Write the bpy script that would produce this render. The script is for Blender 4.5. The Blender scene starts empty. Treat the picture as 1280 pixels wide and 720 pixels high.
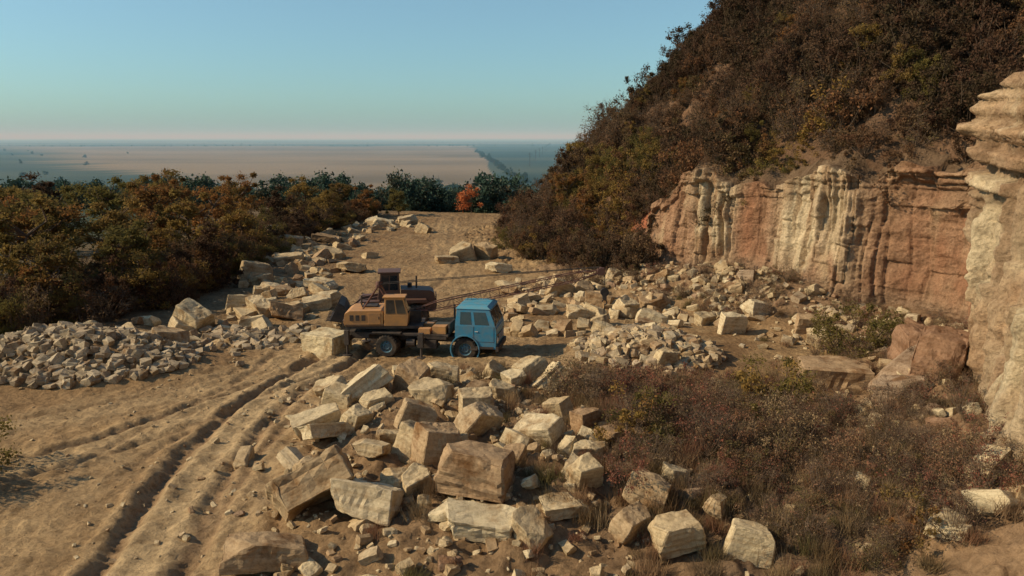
import bpy, bmesh, math, random
import numpy as np
from mathutils import Vector, Matrix, Euler
random.seed(7); rng=np.random.default_rng(11)
scene=bpy.context.scene
R=math.radians

# ---------------------------------------------------------------- noise
def _h(ix,iy,iz,seed):
    n=(ix.astype(np.int64)*374761393+iy.astype(np.int64)*668265263+iz.astype(np.int64)*2147483647+seed*974634777)&0xFFFFFFFF
    n=((n^(n>>13))*1274126177)&0xFFFFFFFF
    n=((n^(n>>16))*2246822519)&0xFFFFFFFF
    n=n^(n>>15)
    return (n&0xFFFFFF)/float(0xFFFFFF)
def vn(x,y,z=None,seed=0):
    x=np.asarray(x,float);y=np.asarray(y,float)
    z=np.zeros_like(x) if z is None else np.asarray(z,float)
    ix,iy,iz=np.floor(x),np.floor(y),np.floor(z)
    fx,fy,fz=x-ix,y-iy,z-iz
    fx=fx*fx*(3-2*fx);fy=fy*fy*(3-2*fy);fz=fz*fz*(3-2*fz)
    r=0
    for a in (0,1):
        for b in (0,1):
            for c in (0,1):
                w=(fx if a else 1-fx)*(fy if b else 1-fy)*(fz if c else 1-fz)
                r=r+w*_h(ix+a,iy+b,iz+c,seed)
    return r*2-1
def fbm(x,y,z=None,o=4,seed=0):
    r=0;a=1;s=0
    x=np.asarray(x,float);y=np.asarray(y,float)
    for i in range(o):
        k=2.03**i
        r=r+a*vn(x*k,y*k,None if z is None else z*k,seed+i*17);s+=a;a*=.5
    return r/s*1.4
def sst(a,b,x):
    t=np.clip((x-a)/(b-a),0,1);return t*t*(3-2*t)

# ---------------------------------------------------------------- materials
def nodes(m):
    m.use_nodes=True;nt=m.node_tree;nt.nodes.clear();return nt,nt.nodes,nt.links
def N(nt,t,**k):
    n=nt.nodes.new(t)
    for a,b in k.items():
        if a in n.inputs: n.inputs[a].default_value=b
        else: setattr(n,a,b)
    return n
def ramp(nt,stops):
    r=nt.nodes.new('ShaderNodeValToRGB');e=r.color_ramp.elements
    while len(e)<len(stops): e.new(.5)
    for i,(p,c) in enumerate(stops):
        e[i].position=p;e[i].color=(*c,1)
    return r
def mixrgb(nt,bt,fac,a,b):
    m=nt.nodes.new('ShaderNodeMixRGB');m.blend_type=bt
    for i,v in ((0,fac),(1,a),(2,b)):
        if hasattr(v,'links') : nt.links.new(v,m.inputs[i])
        else: m.inputs[i].default_value=v if i==0 else (*v,1)
    return m.outputs[0]
def surf_mat(name,scale=1.0,bump=.4,rough=.95,attr='col'):
    m=bpy.data.materials.new(name);nt,ns,L=nodes(m)
    out=N(nt,'ShaderNodeOutputMaterial');b=N(nt,'ShaderNodeBsdfPrincipled',Roughness=rough)
    b.inputs['Specular IOR Level'].default_value=.12
    at=N(nt,'ShaderNodeAttribute',attribute_name=attr)
    g=N(nt,'ShaderNodeNewGeometry')
    n1=N(nt,'ShaderNodeTexNoise',Scale=.9*scale,Detail=10,Roughness=.68)
    n2=N(nt,'ShaderNodeTexNoise',Scale=5.5*scale,Detail=8,Roughness=.75)
    vo=N(nt,'ShaderNodeTexVoronoi',Scale=3.2*scale)
    for n in (n1,n2,vo): L.new(g.outputs['Position'],n.inputs['Vector'])
    r1=ramp(nt,[(.3,(.66,.63,.6)),(.5,(1,1,1)),(.72,(1.3,1.3,1.28))]);L.new(n1.outputs['Fac'],r1.inputs[0])
    r2=ramp(nt,[(.32,(.6,.58,.56)),(.5,(1,1,1)),(.7,(1.3,1.3,1.3))]);L.new(n2.outputs['Fac'],r2.inputs[0])
    c=mixrgb(nt,'MULTIPLY',1.,at.outputs['Color'],r1.outputs[0])
    c=mixrgb(nt,'MULTIPLY',1.,c,r2.outputs[0])
    L.new(c,b.inputs['Base Color'])
    ad=N(nt,'ShaderNodeMath',operation='ADD');L.new(n1.outputs['Fac'],ad.inputs[0]);L.new(n2.outputs['Fac'],ad.inputs[1])
    ad2=N(nt,'ShaderNodeMath',operation='MULTIPLY_ADD');L.new(vo.outputs['Distance'],ad2.inputs[0]);ad2.inputs[1].default_value=.5;L.new(ad.outputs[0],ad2.inputs[2])
    bp=N(nt,'ShaderNodeBump',Strength=bump,Distance=.25/scale);L.new(ad2.outputs[0],bp.inputs['Height'])
    L.new(bp.outputs[0],b.inputs['Normal']);L.new(b.outputs[0],out.inputs[0])
    return m
def rock_mat(name,cols,bump=.5):
    m=bpy.data.materials.new(name);nt,ns,L=nodes(m)
    out=N(nt,'ShaderNodeOutputMaterial');b=N(nt,'ShaderNodeBsdfPrincipled',Roughness=.93)
    b.inputs['Specular IOR Level'].default_value=.12
    oi=N(nt,'ShaderNodeObjectInfo');tc=N(nt,'ShaderNodeTexCoord')
    g=N(nt,'ShaderNodeNewGeometry')
    r=ramp(nt,[(i/(len(cols)-1),c) for i,c in enumerate(cols)]);L.new(oi.outputs['Random'],r.inputs[0])
    n1=N(nt,'ShaderNodeTexNoise',Scale=1.1,Detail=9,Roughness=.65);L.new(g.outputs['Position'],n1.inputs['Vector'])
    n2=N(nt,'ShaderNodeTexNoise',Scale=9,Detail=8,Roughness=.75);L.new(g.outputs['Position'],n2.inputs['Vector'])
    mp=N(nt,'ShaderNodeMapping');mp.inputs['Scale'].default_value=(.8,.8,9);L.new(tc.outputs['Object'],mp.inputs[0])
    n3=N(nt,'ShaderNodeTexNoise',Scale=1.6,Detail=5,Roughness=.6);L.new(mp.outputs[0],n3.inputs['Vector'])
    r1=ramp(nt,[(.32,(.55,.42,.31)),(.48,(1,1,1)),(.75,(1.2,1.2,1.17))]);L.new(n1.outputs['Fac'],r1.inputs[0])
    r2=ramp(nt,[(.32,(.62,.6,.57)),(.5,(1,1,1)),(.7,(1.2,1.2,1.2))]);L.new(n2.outputs['Fac'],r2.inputs[0])
    r3=ramp(nt,[(.35,(.8,.75,.7)),(.55,(1.05,1.05,1.05))]);L.new(n3.outputs['Fac'],r3.inputs[0])
    c=mixrgb(nt,'MULTIPLY',1.,r.outputs[0],r1.outputs[0]);c=mixrgb(nt,'MULTIPLY',1.,c,r2.outputs[0]);c=mixrgb(nt,'MULTIPLY',1.,c,r3.outputs[0])
    L.new(c,b.inputs['Base Color'])
    ad=N(nt,'ShaderNodeMath',operation='MULTIPLY_ADD');L.new(n3.outputs['Fac'],ad.inputs[0]);ad.inputs[1].default_value=.8;L.new(n2.outputs['Fac'],ad.inputs[2])
    bp=N(nt,'ShaderNodeBump',Strength=bump,Distance=.08);L.new(ad.outputs[0],bp.inputs['Height'])
    L.new(bp.outputs[0],b.inputs['Normal']);L.new(b.outputs[0],out.inputs[0])
    return m
def leaf_mat(name,cols,tr=.3):
    m=bpy.data.materials.new(name);nt,ns,L=nodes(m)
    out=N(nt,'ShaderNodeOutputMaterial')
    oi=N(nt,'ShaderNodeObjectInfo');at=N(nt,'ShaderNodeAttribute',attribute_name='tint')
    ma=N(nt,'ShaderNodeMath',operation='MULTIPLY_ADD');L.new(oi.outputs['Random'],ma.inputs[0]);ma.inputs[1].default_value=.68
    mb=N(nt,'ShaderNodeMath',operation='MULTIPLY');L.new(at.outputs['Fac'],mb.inputs[0]);mb.inputs[1].default_value=.32;L.new(mb.outputs[0],ma.inputs[2])
    r=ramp(nt,[(i/(len(cols)-1),c) for i,c in enumerate(cols)]);L.new(ma.outputs[0],r.inputs[0])
    d=N(nt,'ShaderNodeBsdfDiffuse');t=N(nt,'ShaderNodeBsdfTranslucent');mx=N(nt,'ShaderNodeMixShader');mx.inputs[0].default_value=tr
    L.new(r.outputs[0],d.inputs[0]);L.new(r.outputs[0],t.inputs[0]);L.new(d.outputs[0],mx.inputs[1]);L.new(t.outputs[0],mx.inputs[2]);L.new(mx.outputs[0],out.inputs[0])
    return m
def paint(name,c,rough=.5,dirt=.5,dcol=(.25,.18,.11),metal=0,spec=.4):
    m=bpy.data.materials.new(name);nt,ns,L=nodes(m)
    out=N(nt,'ShaderNodeOutputMaterial');b=N(nt,'ShaderNodeBsdfPrincipled',Roughness=rough,Metallic=metal)
    b.inputs['Specular IOR Level'].default_value=spec
    tc=N(nt,'ShaderNodeTexCoord');n=N(nt,'ShaderNodeTexNoise',Scale=2.6,Detail=9,Roughness=.7);L.new(tc.outputs['Object'],n.inputs['Vector'])
    r=ramp(nt,[(.38,(0,0,0)),(.75,(dirt,dirt,dirt))]);L.new(n.outputs['Fac'],r.inputs[0])
    L.new(mixrgb(nt,'MIX',r.outputs[0],c,dcol),b.inputs['Base Color'])
    L.new(b.outputs[0],out.inputs[0]);return m

M_ground=surf_mat('dirt_ground',1.0,.6)
M_cliff=surf_mat('cliff_stone',1.6,.8)
M_rock=rock_mat('sandstone',[(.30,.20,.11),(.47,.37,.22),(.54,.44,.27),(.40,.30,.17),(.57,.48,.31),(.31,.20,.11),(.51,.41,.25)])
M_cut=rock_mat('pale_cut_stone',[(.56,.47,.29),(.58,.48,.30)])
M_rockred=rock_mat('red_sandstone',[(.27,.16,.095),(.36,.24,.15),(.33,.25,.17)],.8)
M_rockgrey=rock_mat('grey_rubble',[(.28,.22,.14),(.43,.35,.23),(.34,.26,.17),(.48,.40,.27)])
M_bark=paint('bark',(.12,.085,.06),.95,.5,(.19,.14,.09),spec=.1)
M_hill=leaf_mat('autumn_shrub_leaves',[(.09,.055,.035),(.19,.10,.055),(.14,.09,.05),(.24,.115,.055),(.12,.085,.05),(.2,.125,.065),(.13,.105,.045),(.26,.14,.06)])
M_hill2=leaf_mat('dark_shrub_leaves',[(.06,.043,.03),(.11,.06,.038),(.07,.055,.03),(.12,.07,.042),(.08,.06,.035)])
M_hill3=leaf_mat('rust_yellow_leaves',[(.28,.12,.045),(.25,.17,.05),(.32,.2,.06),(.2,.14,.05),(.3,.12,.05)])
M_left=leaf_mat('grove_leaves',[(.20,.11,.045),(.15,.12,.042),(.31,.14,.05),(.17,.13,.045),(.30,.20,.06),(.14,.09,.045)],.38)
M_brush=leaf_mat('dry_brush_leaves',[(.20,.13,.075),(.14,.12,.05),(.26,.13,.08),(.33,.24,.13),(.13,.09,.06),(.32,.12,.08),(.2,.17,.08)])
M_green=leaf_mat('olive_leaves',[(.13,.12,.04),(.20,.16,.05),(.11,.095,.035)],.38)
M_far=leaf_mat('hazed_valley_leaves',[(.05,.09,.07),(.07,.10,.07),(.055,.095,.07),(.15,.10,.055)],.15)  # greens lifted and blued: distance haze put into the leaf colour
M_orange=leaf_mat('orange_leaves',[(.5,.14,.05),(.55,.2,.08)])

# ---------------------------------------------------------------- helpers
def empty(name,loc=(0,0,0),rz=0):
    e=bpy.data.objects.new(name,None);scene.collection.objects.link(e);e.location=loc;e.rotation_euler[2]=rz;e.empty_display_size=.3;return e
def link(name,data,parent=None,loc=(0,0,0),rot=(0,0,0),sc=(1,1,1)):
    o=bpy.data.objects.new(name,data);scene.collection.objects.link(o)
    o.location=loc;o.rotation_euler=rot;o.scale=sc if hasattr(sc,'__len__') else (sc,)*3
    if parent: o.parent=parent
    return o
class MB:
    def __init__(s): s.v=[];s.f=[];s.m=[]
    def add(s,v,f,m=0):
        o=len(s.v);s.v+=[tuple(p) for p in v];s.f+=[tuple(i+o for i in q) for q in f];s.m+=[m]*len(f)
    def box(s,c,d,m=0,rot=None):
        v=[Vector((x*d[0]/2,y*d[1]/2,z*d[2]/2)) for x in(-1,1) for y in(-1,1) for z in(-1,1)]
        if rot: 
            E=Euler(rot).to_matrix();v=[E@p for p in v]
        v=[p+Vector(c) for p in v]
        s.add(v,[(0,1,3,2),(4,6,7,5),(0,4,5,1),(2,3,7,6),(0,2,6,4),(1,5,7,3)],m)
    def cyl(s,a,b,r1,r2=None,n=8,m=0,cap=True):
        a=Vector(a);b=Vector(b);r2=r1 if r2 is None else r2
        d=(b-a).normalized();u=d.orthogonal().normalized();w=d.cross(u)
        v=[];
        for p,r in((a,r1),(b,r2)):
            for i in range(n):
                t=2*math.pi*i/n;v.append(p+u*math.cos(t)*r+w*math.sin(t)*r)
        f=[(i,(i+1)%n,n+(i+1)%n,n+i) for i in range(n)]
        if cap: f+=[tuple(range(n))[::-1],tuple(range(n,2*n))]
        s.add(v,f,m)
    def prism(s,prof,y0,y1,m=0):
        n=len(prof);v=[(x,y0,z) for x,z in prof]+[(x,y1,z) for x,z in prof]
        s.add(v,[tuple(range(n)),tuple(range(2*n-1,n-1,-1))]+[(i,n+i,n+(i+1)%n,(i+1)%n) for i in range(n)],m)
    def hexa(s,b,t,m=0):
        s.add(list(b)+list(t),[(3,2,1,0),(4,5,6,7),(0,1,5,4),(1,2,6,5),(2,3,7,6),(3,0,4,7)],m)
    def panel(s,q,u0,u1,v0,v1,off=.01,m=0):
        q=[Vector(p) for p in q];P=lambda u,v:(q[0]*(1-u)+q[1]*u)*(1-v)+(q[3]*(1-u)+q[2]*u)*v
        n=(q[1]-q[0]).cross(q[3]-q[0]).normalized()
        c=[P(u0,v0),P(u1,v0),P(u1,v1),P(u0,v1)]
        s.hexa([p-n*.01 for p in c],[p+n*off for p in c],m)
    def rev(s,prof,c,axis_y=True,n=28,m=0):
        v=[];k=len(prof)
        for i in range(n):
            t=2*math.pi*i/n
            for r,h in prof: v.append((c[0]+r*math.cos(t),c[1]+h,c[2]+r*math.sin(t)))
        f=[(i*k+j,i*k+(j+1)%k,((i+1)%n)*k+(j+1)%k,((i+1)%n)*k+j) for i in range(n) for j in range(k)]
        s.add(v,f,m)
    def mesh(s,name,mats):
        me=bpy.data.meshes.new(name);me.from_pydata(s.v,[],s.f)
        for m in mats: me.materials.append(m)
        me.polygons.foreach_set('material_index',s.m)
        bm=bmesh.new();bm.from_mesh(me);bmesh.ops.recalc_face_normals(bm,faces=bm.faces);bm.to_mesh(me);bm.free()
        return me
    def obj(s,name,mats,parent=None,bevel=0,smooth=False,**k):
        if not isinstance(mats,(list,tuple)): mats=[mats]
        me=s.mesh(name,mats)
        if smooth:
            me.polygons.foreach_set('use_smooth',[True]*len(me.polygons))
            try: me.set_sharp_from_angle(angle=R(35))
            except Exception: pass
        o=link(name,me,parent,**k)
        if bevel:
            b=o.modifiers.new('b','BEVEL');b.width=bevel;b.segments=2;b.limit_method='ANGLE';b.angle_limit=R(30)
        return o

# ---------------------------------------------------------------- terrain layout
toe=np.array([(12.8,-80),(12.8,5),(13.3,15),(14.3,22),(16.1,28),(18.3,33.2),(21.0,36.6),(23.9,39.5),(24.2,42.5),(22.0,46.0),(18.6,48.4),(17.0,51.8),(15.6,53.6),(13.0,56.4),(9.6,62.5),(3,72),(-1,84),(-2,95),(4,116),(20,138),(60,165),(400,300),(5000,600)],float)
def chaikin(p):
    q=[p[0]]
    for a,b in zip(p[:-1],p[1:]): q+=[a*.75+b*.25,a*.25+b*.75]
    q.append(p[-1]);return np.array(q)
toeS=chaikin(chaikin(toe))
def toe_dist(x,y):
    x=np.asarray(x,float);y=np.asarray(y,float)
    best=np.full(x.shape,1e18);sg=np.zeros(x.shape);ty=np.zeros(x.shape)
    for (ax,ay),(bx,by) in zip(toeS[:-1],toeS[1:]):
        dx,dy=bx-ax,by-ay;L2=dx*dx+dy*dy
        t=np.clip(((x-ax)*dx+(y-ay)*dy)/L2,0,1)
        px,py=ax+t*dx,ay+t*dy
        d=(x-px)**2+(y-py)**2
        m=d<best
        best=np.where(m,d,best);cr=(x-ax)*dy-(y-ay)*dx
        sg=np.where(m,np.sign(cr),sg);ty=np.where(m,py,ty)
    return np.sqrt(best)*sg,ty
def cliffH(ty): return np.interp(ty,[-60,20,27,30,33,36,38,42,46,50,53,55,57,59,61,64,68],[17,17,15.5,13.8,12.2,11.6,11.0,10.2,9.2,8.7,7.6,7.0,8.3,7.7,6.0,2.5,0])
def talusH(ty): return np.interp(ty,[15,25,31,36,42,47,50,53.5,56,62,70],[2.3,2.0,1.8,1.5,1.0,1.6,2.3,2.9,2.0,1.0,.2])
tracks=[ # (points, wheel gauge/2, rut half width, depth)
 ([(-8.6,-20),(-8.9,8),(-9.7,18.7),(-10.4,23.6),(-10.8,28.5),(-10.3,34.3),(-8.8,39.5),(-8.6,46),(-7,56),(-6,70),(-8,90),(-9,112)],1.05,.26,.22),
 ([(-6.4,-20),(-6.8,10),(-7.5,18.7),(-8.0,25),(-7.9,30),(-6.8,36),(-3,38.2),(4,38),(8,44)],.95,.2,.09),
 ([(-30,17),(-22,21.5),(-16.5,26),(-13.2,31),(-10.6,36),(-7,42.3),(0,44),(6,48)],1.0,.2,.12),
 ([(-14,-20),(-13.5,10),(-13.9,20),(-14.2,27),(-12.2,34),(-11,42),(-11,50),(-12,62),(-13,80)],1.0,.18,.06),
 ([(-34,24),(-26,27),(-18,31),(-12.6,36),(-9,45),(-4,58),(-3,70),(-5,90)],1.0,.18,.09)]
def path_off(x,y,pts):
    p=chaikin(chaikin(np.array(pts,float)));best=np.full(x.shape,1e18);off=np.zeros(x.shape)
    for (ax,ay),(bx,by) in zip(p[:-1],p[1:]):
        dx,dy=bx-ax,by-ay;L2=dx*dx+dy*dy
        t=np.clip(((x-ax)*dx+(y-ay)*dy)/L2,0,1)
        d=(x-ax-t*dx)**2+(y-ay-t*dy)**2;m=d<best
        best=np.where(m,d,best);off=np.where(m,np.sqrt(d)*np.sign((x-ax)*dy-(y-ay)*dx),off)
    return off
def terrain(x,y,full=False):
    x=np.asarray(x,float);y=np.asarray(y,float)
    s,ty=toe_dist(x,y)
    s=s+.5*fbm(x*.35,y*.35,o=3,seed=5)*(ty>58)
    near=(np.abs(x)<120)&(y<200)
    base=.35*fbm(x*.06,y*.06,o=3,seed=1)*near
    rough=.06*fbm(x*1.1,y*1.1,o=4,seed=2)+.05*fbm(x*4,y*4,o=2,seed=3)
    md=np.exp(-(((x+.5)/6.8)**2+((y-26)/9.)**2)**1.5)
    md2=np.exp(-(((x-7)/4.5)**2+((y-22)/8.)**2))
    base=base+1.0*md+.5*md2+md*.35*fbm(x*.5,y*.5,o=3,seed=9)+md2*.25*fbm(x*.8,y*.8,o=3,seed=10)
    base=base+1.6*np.exp(-(((x+21.6)/5.2)**2+((y-38.3)/2.9)**2)**1.3)+1.0*np.exp(-(((x-6.8)/3.0)**2+((y-39.8)/2.6)**2)**1.3)
    base=base+.8*sst(-17,-30,x)*sst(38,50,y)*near
    drop=sst(114,240,y)*24;dropx=sst(-50,-190,x)*24
    base=base-np.maximum(drop,dropx)
    base=base+np.where(y>5000,4*fbm(x*.0004,y*.0004,o=2,seed=31),0)
    rut=np.zeros(x.shape);tr=np.zeros(x.shape);rd=np.zeros(x.shape)
    m=(np.abs(x)<45)&(y<125)&(s<2)
    if m.any():
        xm=x[m]+.16*fbm(x[m]*.4,y[m]*.4,o=3,seed=12);ym=y[m]
        r=np.zeros(xm.shape);t2=np.zeros(xm.shape);d2=np.zeros(xm.shape)
        fade=1-.75*sst(40,58,ym)
        for pi,(pts,g,w,dp) in enumerate(tracks):
            o=path_off(xm,ym,pts);a=np.abs(np.abs(o)-g)
            k=np.clip((.9 if pi==0 else .75)+(.35 if pi==0 else .8)*vn(xm*.25,ym*.25,seed=44+pi),.1,1.3)*fade
            r+=dp*k*(-np.exp(-(a/w)**2)+.45*np.exp(-((a-w*2.1)/(w*.9))**2))
            tread=np.exp(-(a/(w*1.2))**4)*np.sin(ym*15+np.abs(np.abs(o)-g)*14)*.018
            r+=tread
            t2=np.maximum(t2,np.exp(-(o/(g+.55))**4)*min(1,dp/.16)*fade);d2=np.maximum(d2,np.exp(-(a/(w*.9))**2)*dp*k/.15)
        rut[m]=r;tr[m]=t2;rd[m]=d2
    base=base+rut*(1-md)
    th=talusH(ty)*(1+.25*fbm(x*.3,y*.3,o=3,seed=21));tw=np.where(ty<36,6.5,6.)
    tal=th*np.clip(1+s/tw,0,1)**1.5*(s<=0)+th*(s>0)
    cH=cliffH(ty)
    hs=np.clip(s,0,None)
    up=.95*np.maximum(hs-2,0)
    up=np.where(up>42,42+(up-42)*.05,up)-np.clip(hs-120,0,1e9)*.25
    up=np.maximum(up,-60)
    z=base+tal+sst(1.7,3.1,s)*(cH-th)*(s>0)+up
    z=z+sst(2,9,s)*(1.5*fbm(x*.12,y*.12,o=4,seed=7)+.7*fbm(x*.5,y*.5,o=3,seed=8))
    z=z+rough*(1+2*(s>-4)+2.0*md+2*md2)*near
    if full: return z,s,ty,tr,rd,md,md2
    return z
def hz(x,y): return float(terrain(np.array([x],float),np.array([y],float))[0])

def axis(lo,hi,f0,f1,m0,m1,df,dm,g,far0,far1):
    a=list(np.arange(f0,f1,df));a+=list(np.arange(f1,m1,dm));p=a[-1];d=dm
    while p<far1: d*=g;p+=d;a.append(p)
    b=list(np.arange(f0-dm,m0,-dm));p=b[-1];d=dm
    while p>far0: d*=g;p-=d;b.append(p)
    return np.array(b[::-1]+a)
xs=axis(0,0,-21,11,-50,48,.115,.42,1.09,-32000,32000)
ys=axis(0,0,16,46,6,132,.115,.42,1.07,-400,40000)
X,Y=np.meshgrid(xs,ys)
Z,S,TY,TR,RD,MD,MD2=terrain(X.ravel(),Y.ravel(),True)
xf,yf=X.ravel(),Y.ravel()
nx,ny=len(xs),len(ys)
def grid_mesh(name,co,nx,ny,col,mat):
    me=bpy.data.meshes.new(name);n=nx*ny
    me.vertices.add(n);me.vertices.foreach_set('co',co.astype(np.float32).ravel())
    i=np.arange(nx-1);j=np.arange(ny-1);I,J=np.meshgrid(i,j);a=(J*nx+I).ravel()
    q=np.stack([a,a+1,a+nx+1,a+nx],1).astype(np.int32);nf=len(q)
    me.loops.add(nf*4);me.loops.foreach_set('vertex_index',q.ravel())
    me.polygons.add(nf);me.polygons.foreach_set('loop_start',np.arange(nf,dtype=np.int32)*4)
    me.update(calc_edges=True)
    me.polygons.foreach_set('use_smooth',np.ones(nf,bool))
    ca=me.color_attributes.new('col','FLOAT_COLOR','POINT')
    c4=np.ones((n,4),np.float32);c4[:,:3]=col;ca.data.foreach_set('color',c4.ravel())
    me.materials.append(mat);me.validate();return me
def lerp(a,b,t): return a*(1-t[:,None])+np.array(b)*t[:,None]
n1=fbm(xf*.12,yf*.12,o=4,seed=51);n2=fbm(xf*.9,yf*.9,o=3,seed=52)
col=np.zeros((len(xf),3))+np.array((.33,.215,.105))
col=lerp(col,(.21,.128,.062),np.clip(.5+n1,0,1))
col=lerp(col,(.40,.285,.15),np.clip(n2*.8,0,1)*.6)
col=lerp(col,(.48,.35,.19),TR*.8)
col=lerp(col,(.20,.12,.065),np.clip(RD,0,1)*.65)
col=lerp(col,(.21,.135,.075),np.clip(MD*1.3,0,1)*.75)
col=lerp(col,(.18,.12,.075),np.clip(MD2*1.2,0,1)*.8)
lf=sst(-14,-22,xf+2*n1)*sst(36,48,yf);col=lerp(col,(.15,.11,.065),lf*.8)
col=lerp(col,(.24,.155,.09),sst(-6,-1,S)*(TY<70)*.8)
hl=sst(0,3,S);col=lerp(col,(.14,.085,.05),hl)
red=np.exp(-(((xf-10.5)/3.5)**2+((yf-68)/5.)**2))*hl;col=lerp(col,(.33,.12,.06),np.clip(red*1.6,0,1))
red=np.clip(fbm(xf*.15,yf*.15,o=3,seed=61)*1.5-.4,0,1)*hl;col=lerp(col,(.22,.13,.075),red*.8)
val=np.maximum(sst(116,135,yf),sst(-36,-48,xf))*(1-hl);col=lerp(col,(.06,.08,.055),val)
wv=.02*yf*fbm(yf*.004,xf*.002,o=2,seed=75)
fxL=np.interp(yf,[400,670,1870,3300],[-210,-290,-1085,-2100])+wv*2;fxR=np.interp(yf,[400,670,1870,3300],[5,-15,-70,-165])+wv*.2
inf=(yf>370)&(yf<3400+wv*3)&(xf>fxL)&(xf<fxR)
stp=fbm(xf*.0025,yf*.006,o=4,seed=71)+.7*(_h(np.floor((yf+.25*xf)/170),yf*0,yf*0,3)-.5)
fc=lerp(np.zeros((len(xf),3))+np.array((.17,.13,.08)),(.28,.21,.13),np.clip(.45+stp,0,1))
far=(yf>370)
oc=lerp(np.zeros((len(xf),3))+np.array((.025,.055,.05)),(.08,.10,.07),np.clip(.3+stp,0,1))
ff=(yf>3400);oc=np.where(ff[:,None],lerp(oc,(.20,.18,.13),np.clip(.3+2*fbm(xf*.0003,yf*.0012,o=3,seed=72),0,1)),oc)
col=np.where((far&(S<0))[:,None],oc,col);col=np.where((inf&(S<0))[:,None],fc,col)
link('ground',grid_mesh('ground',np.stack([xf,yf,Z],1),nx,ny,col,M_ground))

# ---------------------------------------------------------------- cliff sheet
seg=toeS[(toeS[:,1]>2)&(toeS[:,1]<68)&(toeS[:,0]<60)]
L=np.concatenate([[0],np.cumsum(np.hypot(*np.diff(seg,axis=0).T))])
U=np.arange(0,L[-1],.08);cx=np.interp(U,L,seg[:,0]);cy=np.interp(U,L,seg[:,1])
kk=np.ones(21)/21
tx=np.gradient(np.convolve(np.pad(cx,10,'edge'),kk,'valid'));tyy=np.gradient(np.convolve(np.pad(cy,10,'edge'),kk,'valid'))
ln=np.hypot(tx,tyy);nxn,nyn=tyy/ln,-tx/ln
rows=170;cap=16
T=np.concatenate([np.linspace(0,1,rows),np.ones(cap)]);K=np.concatenate([np.zeros(rows),np.linspace(0,1,cap+1)[1:]])
UU,TT=np.meshgrid(U,T);_,KK=np.meshgrid(U,K);CX=np.tile(cx,(rows+cap,1));CY=np.tile(cy,(rows+cap,1))
NX=np.tile(nxn,(rows+cap,1));NY=np.tile(nyn,(rows+cap,1))
H=cliffH(CY)+.8*fbm(UU*.35,UU*0,o=2,seed=81)+.6*(_h(np.floor(UU/1.7),UU*0,UU*0,82)-.5)*(CY>34);zb=-.6
ZZ=zb+TT*(H-zb)
wu=UU+.35*vn(UU*.5,ZZ*.3,seed=83);wz=ZZ+.35*vn(UU*.2,ZZ*.3,seed=84)
def cellh(a,b,s): return _h(np.floor(a),np.floor(b),np.floor(a*0),s)-.5
def crack(a,w): 
    f=a-np.floor(a);return np.exp(-(np.minimum(f,1-f)/w)**2)
c1b=wz/3.4+.37*np.floor(wu/2.3);c2b=wz/2.2+.61*np.floor(wu/1.05)
cell=cellh(wu/2.3,c1b,5);cell2=cellh(wu/1.05,c2b,6);cell3=cellh(wu/.42,wz/.9,8)
strat=cellh(wz/.5,wz*0,7);strat2=cellh(wz/.22,wz*0,9)
topw=np.maximum(1-sst(43,47.5,CY),.35*sst(.88,.9,TT))
topz=sst(.66,.74,TT+.06*vn(UU*.6,UU*0,seed=76))*topw
crk=.30*crack(wu/1.05,.06)*(cellh(wu/1.05,wz/3,33)>-.1)+.24*crack(wu/2.3,.035)+.12*crack(c2b,.04)*(cell2>0)
cream=np.maximum.reduce([np.exp(-((CY-56.2)/1.5)**4),np.exp(-((CY-50.0)/2.7)**4)*sst(3.0,3.8,ZZ+1.4*vn(UU*.7,ZZ*0,seed=79)),1-sst(31.5,34,CY)])
cream=cream*np.clip(.9+1.2*fbm(UU*.35,ZZ*.15,o=3,seed=78),.25,1)
redz=np.maximum(np.exp(-((CY-53.6)/1.1)**4),np.exp(-((CY-44.2)/2.6)**4)*(1-topz))
flw=np.clip(cream,0,1)*sst(1.5,4,ZZ)*(1-topz)
fl=1-np.abs(vn(UU*1.25+.15*vn(UU,ZZ*.5,seed=91),ZZ*.07,seed=85))**.7;fl2=1-np.abs(vn(UU*3.3,ZZ*.14,seed=86))**.7
sm=1-.6*redz
d=.75*fbm(UU*.16,ZZ*.06,o=2,seed=87)+(.65*cell*(1-.35*flw)+.34*cell2*(1-.5*flw)+.11*cell3)*sm+(.07+.6*topz)*strat*(1-.5*flw)+(.02+.22*topz)*strat2-flw*(1.05*(fl-.35)+.4*(fl2-.4))+.13*fbm(UU*1.6,ZZ*1.6,o=5,seed=88)-crk*(1-.4*topz)*sm
d=d+.5*sst(.9,.93,TT)*np.clip(.3+vn(UU*.5,UU*0,seed=77),0,1)-.5*redz*sst(2,4,ZZ)
d=np.clip(d,-1.3,1.5)
back=.35+.7*TT**1.5-d
sb=back*(1-KK)+4.4*KK
PX=CX+NX*sb;PY=CY+NY*sb
PZ=np.where(KK>0,H+.95*np.maximum(sb-2,0)*.9+.25*fbm(UU*.8,KK*3,o=4,seed=89)*np.clip(KK*5,0,1),ZZ)
PZ=PZ-np.where(KK>.6,(KK-.6)*2.6,0)
c=np.zeros((UU.size,3))+np.array((.34,.205,.12));u=UU.ravel();z=PZ.ravel();cr=np.clip(cream,0,1).ravel();tz=topz.ravel()
c=lerp(c,(.26,.135,.075),np.clip(.3+1.4*fbm(u*.16,z*.22,o=3,seed=92),0,1))
c=lerp(c,(.43,.32,.19),np.clip(-.1+1.5*fbm(u*.9,z*.3,o=4,seed=93),0,1)*.7)
c=lerp(c,(.29,.13,.065),redz.ravel()*np.clip(.7+.9*fbm(u*.6,z*.5,o=3,seed=99),0,1)*.85)
c=lerp(c,(.54,.44,.28),cr*.97)
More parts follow.
